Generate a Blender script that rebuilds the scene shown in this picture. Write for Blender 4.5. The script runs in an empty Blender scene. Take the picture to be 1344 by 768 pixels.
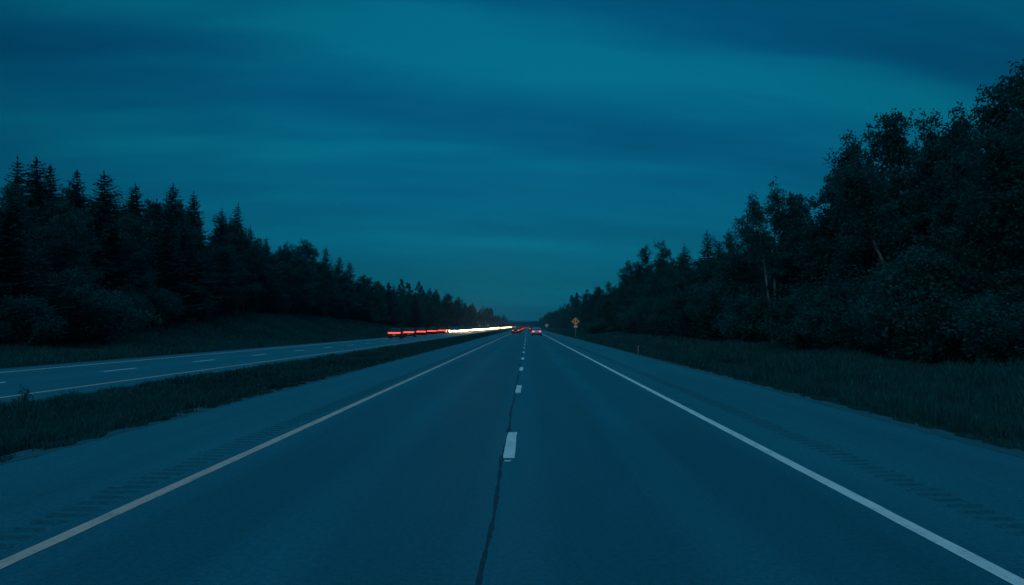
import bpy, bmesh, math, random
import numpy as np
from mathutils import Vector, Matrix

random.seed(7)
RNG = np.random.default_rng(11)
sc = bpy.context.scene
COL = sc.collection
R = math.radians
FPX = 1190.0          # focal length in photograph pixels
CAMH = 1.8

# ---------------------------------------------------------------- helpers
def link(o, parent=None):
    COL.objects.link(o)
    if parent is not None:
        o.parent = parent
    return o

def tag(o, label=None, cat=None, group=None, kind=None):
    if label: o['label'] = label
    if cat: o['category'] = cat
    if group: o['group'] = group
    if kind: o['kind'] = kind
    return o

def empty(name, loc=(0, 0, 0), rz=0.0):
    o = bpy.data.objects.new(name, None)
    o.empty_display_size = 0.2
    o.location = loc
    o.rotation_euler = (0, 0, rz)
    return link(o)

def np_mesh(name, verts, faces, mats=(), mat_idx=None, smooth=False):
    """verts (N,3) array, faces (M,k) array of one face size, or list of such arrays"""
    me = bpy.data.meshes.new(name)
    if not isinstance(faces, list):
        faces = [faces]
    verts = np.asarray(verts, dtype=np.float32)
    loops = np.concatenate([f.ravel() for f in faces]).astype(np.int32)
    sizes = np.concatenate([np.full(len(f), f.shape[1]) for f in faces]).astype(np.int32)
    starts = np.concatenate([[0], np.cumsum(sizes)[:-1]]).astype(np.int32)
    me.vertices.add(len(verts)); me.vertices.foreach_set('co', verts.ravel())
    me.loops.add(len(loops)); me.loops.foreach_set('vertex_index', loops)
    me.polygons.add(len(sizes)); me.polygons.foreach_set('loop_start', starts)
    for m in mats:
        me.materials.append(m)
    if mat_idx is not None:
        me.polygons.foreach_set('material_index', np.asarray(mat_idx, dtype=np.int32))
    me.polygons.foreach_set('use_smooth', np.full(len(sizes), bool(smooth)))
    me.update(calc_edges=True)
    return me

def mobj(name, me, parent=None, loc=(0, 0, 0)):
    o = bpy.data.objects.new(name, me)
    o.location = loc
    return link(o, parent)

def bm_obj(name, bm, mat, parent=None, loc=(0, 0, 0), smooth=False):
    me = bpy.data.meshes.new(name)
    bmesh.ops.recalc_face_normals(bm, faces=bm.faces)
    bm.to_mesh(me); bm.free()
    for m in (mat if isinstance(mat, (list, tuple)) else [mat]):
        me.materials.append(m)
    if smooth:
        for p in me.polygons: p.use_smooth = True
    return mobj(name, me, parent, loc)

def bm_box(bm, c, s, bev=0.0):
    m = Matrix.Translation(c) @ Matrix.Diagonal((s[0], s[1], s[2], 1))
    r = bmesh.ops.create_cube(bm, size=1.0, matrix=m)
    if bev > 0:
        es = list({e for v in r['verts'] for e in v.link_edges})
        bmesh.ops.bevel(bm, geom=es, offset=bev, segments=2, affect='EDGES', profile=0.6)

def bm_cyl(bm, p0, p1, r0, r1=None, seg=12):
    p0, p1 = Vector(p0), Vector(p1)
    d = p1 - p0
    q = Vector((0, 0, 1)).rotation_difference(d.normalized()).to_matrix().to_4x4()
    m = Matrix.Translation((p0 + p1) / 2) @ q
    bmesh.ops.create_cone(bm, cap_ends=True, segments=seg, radius1=r0,
                          radius2=r0 if r1 is None else r1, depth=d.length, matrix=m)

def smooth01(x, a, b):
    t = np.clip((np.asarray(x, dtype=float) - a) / (b - a), 0, 1)
    return t * t * (3 - 2 * t)

# ---------------------------------------------------------------- terrain
def H(x, y):
    """height of the land (not of the road slabs)"""
    x = np.asarray(x, dtype=float); y = np.asarray(y, dtype=float)
    z = np.zeros(np.broadcast(x, y).shape)
    # wooded bank to the left of the far carriageway
    bank = 3.0 * smooth01(y, 55, 112) * (1 - 0.72 * smooth01(y, 135, 250)) + 0.35
    z = z + bank * smooth01(-x, 23.2, 35.5)
    # shallow ditch right of the shoulder, land rising gently behind it
    z = z - 0.34 * np.exp(-((x - 9.5) / 1.0) ** 2) * (x > 6) + 0.07 * np.exp(-((x - 7.9) / 0.5) ** 2)
    z = z + 0.10 * smooth01(x, 10.5, 19) * (0.6 + 0.4 * np.sin(y * 0.11 + 0.6))
    # median hollow
    z = z - 0.16 * np.exp(-((x + 9.4) / 1.3) ** 2)
    # hummocks away from the tarmac
    off = smooth01(np.minimum(np.abs(x - 6.8), np.abs(x + 22.2)), 0.5, 4) * ((x > 6.8) | (x < -22.2))
    z = z + off * (0.10 * np.sin(x * 0.9 + 1.7 * np.sin(y * 0.21)) + 0.08 * np.sin(y * 0.55 + x * 0.3))
    # the soil lies a little below the gravel at the tarmac edges; a small gutter and lip on the right
    z = z - 0.05 * (1 - smooth01(np.abs(x), 7.1, 7.5)) * (np.abs(x) < 7.6)
    z = z - 0.05 * (1 - smooth01(np.abs(x + 16.95), 5.3, 5.8)) * (np.abs(x + 16.95) < 5.8)
    z = z - 0.09 * np.exp(-((x - 7.32) / 0.16) ** 2) + 0.06 * np.exp(-((x - 7.8) / 0.22) ** 2)
    # under the tarmac
    under = ((x > -6.97) & (x < 6.93)) | ((x > -22.03) & (x < -11.87))
    z = np.where(under, -0.12, z)
    return z

def Hs(x, y):
    return float(H(np.array([x]), np.array([y]))[0])

# ---------------------------------------------------------------- materials
def new_mat(name):
    m = bpy.data.materials.new(name)
    m.use_nodes = True
    nt = m.node_tree
    return m, nt, nt.nodes['Principled BSDF']

def N(nt, t, **kw):
    n = nt.nodes.new(t)
    for k, v in kw.items():
        setattr(n, k, v)
    return n

def ramp(nt, src, stops):
    r = N(nt, 'ShaderNodeValToRGB')
    el = r.color_ramp.elements
    while len(el) < len(stops): el.new(0.5)
    for e, (p, c) in zip(el, stops):
        e.position = p
        e.color = (*c, 1) if len(c) == 3 else c
    nt.links.new(src, r.inputs[0])
    return r.outputs[0]

def coords(nt, scale=(1, 1, 1), kind='Object'):
    tc = N(nt, 'ShaderNodeTexCoord')
    mp = N(nt, 'ShaderNodeMapping')
    mp.inputs['Scale'].default_value = scale
    nt.links.new(tc.outputs[kind], mp.inputs[0])
    return mp.outputs[0]

def noise(nt, vec, scale, detail=3, rough=0.55, lac=2.0):
    n = N(nt, 'ShaderNodeTexNoise')
    n.inputs['Scale'].default_value = scale
    n.inputs['Detail'].default_value = detail
    n.inputs['Roughness'].default_value = rough
    if vec is not None: nt.links.new(vec, n.inputs['Vector'])
    return n.outputs['Fac']

def mixc(nt, fac, a, b, mode='MIX'):
    m = N(nt, 'ShaderNodeMix', data_type='RGBA', blend_type=mode)
    for sock, v in ((m.inputs[0], fac), (m.inputs[6], a), (m.inputs[7], b)):
        if hasattr(v, 'links'): nt.links.new(v, sock)
        elif isinstance(v, (int, float)): sock.default_value = v
        else: sock.default_value = (*v, 1)
    return m.outputs[2]

def bump(nt, h, bs, strength=0.3, dist=0.01):
    b = N(nt, 'ShaderNodeBump')
    b.inputs['Strength'].default_value = strength
    b.inputs['Distance'].default_value = dist
    nt.links.new(h, b.inputs['Height'])
    nt.links.new(b.outputs[0], bs.inputs['Normal'])

def plain(name, col, rough=0.6, metal=0.0, var=0.12, scale=6.0, spec=0.5):
    m, nt, bs = new_mat(name)
    v = coords(nt)
    n = noise(nt, v, scale, 4)
    a = tuple(c * (1 - var) for c in col); b = tuple(min(1, c * (1 + var)) for c in col)
    nt.links.new(ramp(nt, n, [(0.3, a), (0.7, b)]), bs.inputs['Base Color'])
    bs.inputs['Roughness'].default_value = rough
    bs.inputs['Metallic'].default_value = metal
    bs.inputs['Specular IOR Level'].default_value = spec
    return m

def asphalt(name, dark, light, spec=0.5, rough=0.75, tracks=False):
    m, nt, bs = new_mat(name)
    v = coords(nt)
    fine = noise(nt, v, 55, 3, 0.7)
    base = ramp(nt, fine, [(0.28, dark), (0.5, tuple((a + b) / 2 for a, b in zip(dark, light))), (0.72, light)])
    streak = noise(nt, coords(nt, (1.3, 0.05, 1)), 1.0, 4, 0.6)
    base = mixc(nt, 1.0, base, ramp(nt, streak, [(0.25, (0.80,) * 3), (0.75, (1.16,) * 3)]), 'MULTIPLY')
    patch = noise(nt, coords(nt, (0.5, 0.12, 1)), 1.0, 3, 0.5)
    base = mixc(nt, 1.0, base, ramp(nt, patch, [(0.3, (0.88,) * 3), (0.7, (1.1,) * 3)]), 'MULTIPLY')
    agg = noise(nt, v, 17, 4, 0.75)
    base = mixc(nt, 1.0, base, ramp(nt, agg, [(0.30, (0.62,) * 3), (0.70, (1.34,) * 3)]), 'MULTIPLY')
    grit = noise(nt, v, 130, 2, 0.8)
    base = mixc(nt, 1.0, base, ramp(nt, grit, [(0.34, (0.55,) * 3), (0.58, (1.0,) * 3), (0.72, (2.3,) * 3)]), 'MULTIPLY')
    if tracks:
        sx_ = N(nt, 'ShaderNodeSeparateXYZ'); nt.links.new(v, sx_.inputs[0])
        wv = N(nt, 'ShaderNodeMath', operation='MULTIPLY_ADD'); nt.links.new(sx_.outputs[0], wv.inputs[0]); wv.inputs[1].default_value = 2 * math.pi / 1.85; wv.inputs[2].default_value = 0.6
        cs = N(nt, 'ShaderNodeMath', operation='COSINE'); nt.links.new(wv.outputs[0], cs.inputs[0])
        base = mixc(nt, 1.0, base, ramp(nt, cs.outputs[0], [(0.0, (0.84,) * 3), (1.0, (1.08,) * 3)]), 'MULTIPLY')
    vor = N(nt, 'ShaderNodeTexVoronoi'); vor.inputs['Scale'].default_value = 90
    nt.links.new(v, vor.inputs['Vector'])
    nt.links.new(base, bs.inputs['Base Color'])
    rr = ramp(nt, streak, [(0.2, (rough - 0.08,) * 3), (0.8, (rough + 0.1,) * 3)])
    nt.links.new(rr, bs.inputs['Roughness'])
    bs.inputs['Specular IOR Level'].default_value = spec
    bump(nt, vor.outputs['Distance'], bs, 0.35, 0.006)
    return m

def paint(name, col, worn):
    m, nt, bs = new_mat(name)
    v = coords(nt)
    n1 = noise(nt, v, 18, 5, 0.75)
    n2 = noise(nt, coords(nt, (4, 0.6, 1)), 2.0, 4, 0.6)
    f = N(nt, 'ShaderNodeMath', operation='MULTIPLY')
    nt.links.new(n1, f.inputs[0]); nt.links.new(n2, f.inputs[1])
    c = ramp(nt, f.outputs[0], [(0.12, worn), (0.20, tuple(0.78 * k for k in col)), (0.38, col)])
    nt.links.new(c, bs.inputs['Base Color'])
    bs.inputs['Roughness'].default_value = 0.6
    return m

def leafmat(name, dark, light, trans=0.25, scale=0.9, own=0.5):
    m, nt, bs = new_mat(name)
    oi = N(nt, 'ShaderNodeObjectInfo')
    geo = N(nt, 'ShaderNodeNewGeometry')
    n = noise(nt, coords(nt), scale, 3, 0.6)
    a = N(nt, 'ShaderNodeMath', operation='MULTIPLY_ADD')
    nt.links.new(geo.outputs['Random Per Island'], a.inputs[0])
    a.inputs[1].default_value = 0.45
    nt.links.new(n, a.inputs[2])
    b = N(nt, 'ShaderNodeMath', operation='MULTIPLY_ADD')
    nt.links.new(oi.outputs['Random'], b.inputs[0])
    b.inputs[1].default_value = own
    nt.links.new(a.outputs[0], b.inputs[2])
    c = ramp(nt, b.outputs[0], [(0.42, dark), (1.0, light)])
    nt.links.new(c, bs.inputs['Base Color'])
    bs.inputs['Roughness'].default_value = 0.7
    bs.inputs['Specular IOR Level'].default_value = 0.08
    tr = N(nt, 'ShaderNodeBsdfTranslucent')
    nt.links.new(c, tr.inputs['Color'])
    mx = N(nt, 'ShaderNodeMixShader'); mx.inputs[0].default_value = trans
    nt.links.new(bs.outputs[0], mx.inputs[1]); nt.links.new(tr.outputs[0], mx.inputs[2])
    nt.links.new(mx.outputs[0], nt.nodes['Material Output'].inputs['Surface'])
    return m

def emit(name, col, strength):
    m, nt, bs = new_mat(name)
    bs.inputs['Base Color'].default_value = (*col, 1)
    bs.inputs['Emission Color'].default_value = (*col, 1)
    bs.inputs['Emission Strength'].default_value = strength
    bs.inputs['Roughness'].default_value = 0.2
    return m

M = {}
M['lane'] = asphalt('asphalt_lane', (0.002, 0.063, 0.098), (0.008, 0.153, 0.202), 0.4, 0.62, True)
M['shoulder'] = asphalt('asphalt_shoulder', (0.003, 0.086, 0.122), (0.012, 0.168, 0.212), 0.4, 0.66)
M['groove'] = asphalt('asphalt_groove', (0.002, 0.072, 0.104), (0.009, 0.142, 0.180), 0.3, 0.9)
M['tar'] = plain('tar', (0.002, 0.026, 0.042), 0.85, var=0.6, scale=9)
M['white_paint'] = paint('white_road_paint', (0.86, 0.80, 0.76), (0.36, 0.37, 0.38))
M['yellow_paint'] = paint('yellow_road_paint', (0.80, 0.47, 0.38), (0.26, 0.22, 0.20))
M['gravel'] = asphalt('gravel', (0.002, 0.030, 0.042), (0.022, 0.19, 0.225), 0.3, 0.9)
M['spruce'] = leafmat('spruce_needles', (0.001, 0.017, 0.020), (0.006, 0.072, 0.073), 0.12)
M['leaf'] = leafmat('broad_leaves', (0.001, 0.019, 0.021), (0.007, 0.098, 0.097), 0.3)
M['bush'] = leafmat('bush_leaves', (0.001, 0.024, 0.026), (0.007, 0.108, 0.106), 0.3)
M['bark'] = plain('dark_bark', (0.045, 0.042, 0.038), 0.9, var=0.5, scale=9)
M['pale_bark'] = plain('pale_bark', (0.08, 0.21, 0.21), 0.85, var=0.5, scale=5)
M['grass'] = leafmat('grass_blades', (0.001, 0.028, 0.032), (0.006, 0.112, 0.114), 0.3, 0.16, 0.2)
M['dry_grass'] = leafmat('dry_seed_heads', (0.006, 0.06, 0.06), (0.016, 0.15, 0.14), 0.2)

def ground_mat():
    m, nt, bs = new_mat('turf_soil')
    n1 = noise(nt, coords(nt), 0.35, 5, 0.65)
    n2 = noise(nt, coords(nt), 7.0, 4, 0.7)
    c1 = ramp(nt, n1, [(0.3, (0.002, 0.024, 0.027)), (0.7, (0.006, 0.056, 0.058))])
    c2 = ramp(nt, n2, [(0.3, (0.55,) * 3), (0.7, (1.3,) * 3)])
    nt.links.new(mixc(nt, 1.0, c1, c2, 'MULTIPLY'), bs.inputs['Base Color'])
    bs.inputs['Roughness'].default_value = 0.95
    bs.inputs['Specular IOR Level'].default_value = 0.1
    bump(nt, n2, bs, 0.8, 0.08)
    return m
M['ground'] = ground_mat()

# ---------------------------------------------------------------- ground and roads
xs = np.unique(np.concatenate([np.linspace(-700, -70, 22), np.linspace(-70, -22.5, 60), [-22.12, -22.02, -21.9, -12.0, -11.88, -11.78],
                               np.linspace(-11.5, -7.2, 14), [-7.06, -6.96, -6.7, 6.7, 6.92, 7.02], [7.12, 7.2, 7.28, 7.36, 7.46, 7.58, 7.7, 7.82, 7.96, 8.2], np.linspace(8.6, 40, 52), np.linspace(45, 700, 22)]))
ys = np.unique(np.concatenate([np.linspace(-80, 10, 24), np.linspace(10, 150, 200), np.linspace(150, 420, 90), np.linspace(430, 2300, 60)]))
XX, YY = np.meshgrid(xs, ys)
ZZ = H(XX, YY)
nx, ny = len(xs), len(ys)
ii = (np.arange(ny - 1)[:, None] * nx + np.arange(nx - 1)[None, :]).ravel()
quads = np.stack([ii, ii + 1, ii + nx + 1, ii + nx], 1)
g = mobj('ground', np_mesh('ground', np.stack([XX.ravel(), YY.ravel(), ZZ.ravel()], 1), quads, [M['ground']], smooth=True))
tag(g, kind='structure')

def strip_mesh(name, x0, x1, y0, y1, z, mat, wob=0.0, step=0.35, side=None, thick=0.0):
    """a sheet along the road; an edge can be ragged (side 'l' or 'r')"""
    yy = np.array([y0, y1], float) if wob == 0 else np.concatenate([np.arange(y0, min(160, y1), step), np.linspace(min(160, y1), y1, 120)[1:] if y1 > 160 else []])
    n = len(yy)
    rng = np.random.default_rng(int(abs(x0 * 100)) + 3)
    r = np.zeros(n) if wob == 0 else rng.normal(0, 1, n); r = r if wob == 0 else np.convolve(r, [0.25, 0.5, 0.25], 'same') + 0.9 * np.sin(yy * 0.31) * 0.6
    xa = np.full(n, x0, float); xb = np.full(n, x1, float)
    if side in ('l', 'both'): xa = xa + wob * r
    if side in ('r', 'both'): xb = xb + wob * r[::-1]
    v = np.concatenate([np.stack([xa, yy, np.full(n, z)], 1), np.stack([xb, yy, np.full(n, z)], 1)])
    i = np.arange(n - 1)
    f = np.stack([i, i + n, i + n + 1, i + 1], 1)
    return np_mesh(name, v, f, [mat])

def slab(name, x0, x1, y0, y1, mat, parent=None, z=0.0, t=0.25):
    v = [(x0, y0, z), (x1, y0, z), (x1, y1, z), (x0, y1, z), (x0, y0, z - t), (x1, y0, z - t), (x1, y1, z - t), (x0, y1, z - t)]
    f = [(0, 1, 2, 3), (0, 4, 5, 1), (1, 5, 6, 2), (2, 6, 7, 3), (3, 7, 4, 0)]
    return mobj(name, np_mesh(name, np.array(v), np.array(f), [mat]), parent)

YA, YB = -60.0, 1800.0
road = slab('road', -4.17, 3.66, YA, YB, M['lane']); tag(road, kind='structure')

def rumble(name, x0, x1, parent, y0=2.0, y1=210.0, pitch=0.305):
    prof, mid = [], []
    y = y0
    while y < y1:
        for dy, dz in ((0.0, 0.0), (0.12, 0.0), (0.15, -0.012), (0.20, -0.017), (0.26, -0.012)):
            prof.append((y + dy, dz)); mid.append(0 if dy < 0.12 else 1)
        y += pitch
    prof.append((y, 0.0))
    # ends of the cut strip stay plain
    prof = [(YA, 0.0)] + prof + [(YB, 0.0)]
    mid = [0] + mid + [0]
    p = np.array(prof); n = len(p)
    w = 0.06
    rg = np.random.default_rng(17)
    xsr = [x0, x0 + w, x1 - w, x1]
    zs = [0.0, 1.0, 1.0, 0.0]
    jit = np.repeat(rg.normal(0, 1, n // 5 + 3), 5)[:n] * 0.018 + rg.normal(0, 0.006, n)
    jit2 = np.repeat(rg.normal(0, 1, n // 5 + 3), 5)[:n] * 0.018 + rg.normal(0, 0.006, n)
    yj = np.where(p[:, 1] < 0, rg.normal(0, 0.007, n), 0)
    v = np.concatenate([np.stack([np.full(n, xx) + (jit if q == 1 else jit2 if q == 2 else 0), p[:, 0] + yj, p[:, 1] * zz], 1) for q, (xx, zz) in enumerate(zip(xsr, zs))])
    fs, mi = [], []
    i = np.arange(n - 1)
    for k in range(3):
        fs.append(np.stack([i + k * n, i + (k + 1) * n, i + (k + 1) * n + 1, i + k * n + 1], 1))
        mi.append(np.array(mid) if k == 1 else np.zeros(n - 1, int))
    return mobj(name, np_mesh(name, v, fs, [M['shoulder'], M['groove']], np.concatenate(mi)), parent)

sh = slab('shoulder', -6.84, -4.66, YA, YB, M['shoulder']); tag(sh, kind='structure')
rumble('rumble_strip', -4.66, -4.17, sh)
sh = slab('shoulder', 4.62, 6.80, YA, YB, M['shoulder']); tag(sh, kind='structure')
rumble('rumble_strip', 4.16, 4.62, sh)
mobj('shoulder_edge', strip_mesh('shoulder_edge', 3.66, 4.16, YA, YB, 0.0, M['shoulder']), sh)
# markings: 4 mm above the tarmac
mobj('yellow_edge_line', strip_mesh('yellow_edge_line', -4.04, -3.89, YA, YB, 0.004, M['yellow_paint'], 0.004, 0.2, 'both'), road)
mobj('white_edge_line', strip_mesh('white_edge_line', 3.375, 3.525, YA, YB, 0.004, M['white_paint'], 0.004, 0.2, 'both'), road)

def dashes(name, x, w, y0, n, cycle, length, parent):
    v, f = [], []
    rng = np.random.default_rng(5)
    for k in range(n):
        a = y0 + k * cycle; b = a + length
        m = 9
        base = len(v)
        for j in range(m):
            t = j / (m - 1)
            e = 0.005 * rng.normal(size=2)
            yy = a + (b - a) * t
            jit = rng.normal(0, 0.02, 2) if j in (0, m - 1) else (0, 0)
            v.append((x - w / 2 + e[0], yy + jit[0], 0.004)); v.append((x + w / 2 + e[1], yy + jit[1], 0.004))
        for j in range(m - 1):
            q = base + 2 * j
            f.append((q, q + 1, q + 3, q + 2))
    # the worn lip left of each older dash
        if k < 12:
            q = len(v)
            v += [(x - w / 2 + .02, a - .30, .004), (x + w / 2 - .05, a - .27, .004), (x + w / 2 - .04, a - .17, .004), (x - w / 2 + .02, a - .19, .004)]
            f.append((q, q + 1, q + 2, q + 3))
    return mobj(name, np_mesh(name, np.array(v), np.array(f), [M['white_paint']]), parent)
dashes('lane_dashes', -0.25, 0.155, 0.25, 70, 12.15, 3.05, road)

def seam():
    yy = np.concatenate([np.arange(1.5, 90, 0.09), np.linspace(90, 260, 300)])
    n = len(yy)
    rng = np.random.default_rng(3)
    c = -0.335 + 0.014 * np.sin(yy * 0.9) + 0.006 * np.convolve(rng.normal(0, 1.6, n), np.ones(9) / 9, 'same')
    w = 0.011 + 0.010 * np.abs(np.convolve(rng.normal(0, 2.2, n), np.ones(7) / 7, 'same')) + 0.006 * (np.sin(yy * 2.1) > 0.4)
    v = np.concatenate([np.stack([c - w, yy, np.full(n, 0.0025)], 1), np.stack([c + w * 1.2, yy, np.full(n, 0.0025)], 1)])
    i = np.arange(n - 1)
    return mobj('tar_seam', np_mesh('tar_seam', v, np.stack([i, i + n, i + n + 1, i + 1], 1), [M['tar']]), road)
seam()

# the other carriageway
road2 = slab('road', -21.9, -12.0, YA, YB, M['shoulder'], z=0.0); tag(road2, kind='structure')
mobj('yellow_edge_line', strip_mesh('yellow_edge_line', -13.33, -13.17, YA, YB, 0.004, M['yellow_paint'], 0.004, 0.3, 'both'), road2)
mobj('white_edge_line', strip_mesh('white_edge_line', -20.45, -20.30, YA, YB, 0.004, M['white_paint'], 0.004, 0.3, 'both'), road2)
dashes('lane_dashes', -16.75, 0.18, 6.4, 50, 9.75, 3.0, road2)

# gravel along the tarmac edges
for nm, x0, x1, zz in (('gravel', -7.26, -6.80, 0.004), ('gravel', 6.76, 7.16, 0.004), ('gravel', -12.05, -11.35, 0.006), ('gravel', -22.3, -21.85, 0.006)):
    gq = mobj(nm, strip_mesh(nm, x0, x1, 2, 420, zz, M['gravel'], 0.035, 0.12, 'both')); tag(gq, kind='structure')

# ---------------------------------------------------------------- grass (uncountable: one object per verge)
def grass(name, sampler, n, h0, h1, seedheads=0.0, seed=1, wide=1.0):
    rng = np.random.default_rng(seed)
    x, y = sampler(rng, n)
    # clumping
    k = 0.55 + 0.45 * np.sin(x * 2.3 + np.sin(y * 1.7) * 2) * np.sin(y * 1.1 + x * 0.7)
    h = (h0 + (h1 - h0) * rng.random(len(x)) ** 1.4) * (0.55 + 0.6 * k)
    w = (0.005 + 0.00055 * y) * (0.7 + 0.6 * rng.random(len(x))) * wide
    a = rng.random(len(x)) * math.pi
    lean = rng.normal(0, 0.28, (len(x), 2)) * h[:, None]
    z = H(x, y)
    z = np.where(np.abs(x) < 7.24, np.maximum(z, 0.004), z)
    dx, dy = np.cos(a) * w, np.sin(a) * w * 0.4
    b0 = np.stack([x - dx, y - dy, z - 0.02], 1); b1 = np.stack([x + dx, y + dy, z - 0.02], 1)
    m0 = np.stack([x - dx * .8 + lean[:, 0] * .35, y - dy * .8 + lean[:, 1] * .35, z + h * .55], 1)
    m1 = np.stack([x + dx * .8 + lean[:, 0] * .35, y + dy * .8 + lean[:, 1] * .35, z + h * .55], 1)
    t = np.stack([x + lean[:, 0], y + lean[:, 1], z + h], 1)
    nn = len(x)
    v = np.concatenate([b0, b1, m0, m1, t])
    i = np.arange(nn)
    q = np.stack([i, i + nn, i + 3 * nn, i + 2 * nn], 1)
    tr = np.stack([i + 2 * nn, i + 3 * nn, i + 4 * nn], 1)
    mi = (rng.random(nn) < seedheads).astype(int)
    o = mobj(name, np_mesh(name, v, [q, tr], [M['grass'], M['dry_grass']], np.concatenate([mi, mi])))
    return tag(o, kind='stuff')

def edge_noise(y, s):
    return 0.16 * np.sin(y * 0.83 + s) + 0.12 * np.sin(y * 2.1 + 2 * s) + 0.10 * np.sin(y * 5.3 + s)

def median_s(rng, n):
    y = np.exp(rng.uniform(np.log(9.0), np.log(330), n))
    u = rng.random(n)
    x = -11.35 + u * 4.22 + rng.normal(0, 0.05, n)
    keep = x < -7.12 + edge_noise(y, 1.0) * 0.9
    return x[keep], y[keep]
grass('median_grass', median_s, 230000, 0.06, 0.24, 0.05, 1)
def median_edge(rng, n):            # stragglers spilling over the gravel
    y = np.exp(rng.uniform(np.log(9.0), np.log(110), n))
    c = np.sin(y * 1.9) + np.sin(y * 4.7 + 1) + rng.normal(0, 0.8, n)
    x = -6.93 - np.abs(rng.normal(0, 0.15, n)) + 0.05 * np.sin(y * 7)
    return x[c > 0.7], y[c > 0.7]
grass('edge_grass', median_edge, 34000, 0.03, 0.11, 0.1, 2)
def median_far(rng, n):             # tall growth on the far lip of the median
    y = np.exp(rng.uniform(np.log(15.0), np.log(200), n))
    x = -11.05 + np.abs(rng.normal(0, 0.4, n))
    k = np.sin(y * 0.9) + np.sin(y * 2.7)
    return x[k > -0.5], y[k > -0.5]
grass('tall_grass', median_far, 18000, 0.08, 0.34, 0.2, 3)
def right_s(rng, n):
    y = np.exp(rng.uniform(np.log(9.0), np.log(330), n))
    x = 7.3 + rng.random(n) ** 1.15 * 14.3
    keep = x > 7.42 + edge_noise(y, 2.0) * 0.5
    return x[keep], y[keep]
grass('verge_grass', right_s, 300000, 0.08, 0.36, 0.05, 4)
def right_tall(rng, n):
    y = np.exp(rng.uniform(np.log(15.0), np.log(200), n))
    x = 10.5 + rng.random(n) * 10
    k = np.sin(x * 0.7 + y * 0.13) + np.sin(y * 0.31 - x * .4)
    return x[k > 0.2], y[k > 0.2]
grass('tall_grass', right_tall, 80000, 0.25, 0.7, 0.12, 5)
def right_edge(rng, n):
    y = np.exp(rng.uniform(np.log(9.0), np.log(110), n))
    c = np.sin(y * 2.3) + np.sin(y * 5.1 + 1) + rng.normal(0, 0.8, n)
    x = 7.02 + np.abs(rng.normal(0, 0.16, n))
    return x[c > 1.0], y[c > 1.0]
grass('edge_grass', right_edge, 26000, 0.03, 0.1, 0.1, 6)
def left_s(rng, n):
    y = np.exp(rng.uniform(np.log(26.0), np.log(330), n))
    x = -22.2 - rng.random(n) * 16
    return x, y
grass('bank_grass', left_s, 170000, 0.12, 0.5, 0.06, 7)

# ---------------------------------------------------------------- trees
def tube(pts, radii, seg=6):
    pts = np.asarray(pts, float); n = len(pts)
    v = []
    for i in range(n):
        d = pts[min(i + 1, n - 1)] - pts[max(i - 1, 0)]
        d = d / (np.linalg.norm(d) + 1e-9)
        a = np.cross(d, [0.31, 0.95, 0.05]); a /= np.linalg.norm(a) + 1e-9
        b = np.cross(d, a)
        for k in range(seg):
            t = 2 * math.pi * k / seg
            v.append(pts[i] + radii[i] * (math.cos(t) * a + math.sin(t) * b))
    f = []
    for i in range(n - 1):
        for k in range(seg):
            k2 = (k + 1) % seg
            f.append((i * seg + k, i * seg + k2, (i + 1) * seg + k2, (i + 1) * seg + k))
    return np.array(v), np.array(f)

def join(parts):
    vs, fs, off = [], [], 0
    for v, f in parts:
        vs.append(v); fs.append(f + off); off += len(v)
    return np.concatenate(vs), np.concatenate(fs)

def leaf_quads(p, size, rng, up=0.35, aspect=0.55):
    """one small pointed leaf spray (a quad) at each point"""
    n = len(p)
    d = rng.normal(0, 1, (n, 3)); d[:, 2] *= 0.8; d /= np.linalg.norm(d, axis=1)[:, None]
    e = rng.normal(0, 1, (n, 3)); e -= (e * d).sum(1)[:, None] * d
    e /= np.linalg.norm(e, axis=1)[:, None]
    s = (size * (0.6 + 0.8 * rng.random(n)))[:, None]
    v = np.stack([p - d * s, p - e * s * aspect + d * s * 0.1, p + d * s, p + e * s * aspect + d * s * 0.1], 1).reshape(-1, 3)
    f = np.arange(4 * n).reshape(n, 4)
    return v, f

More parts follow.
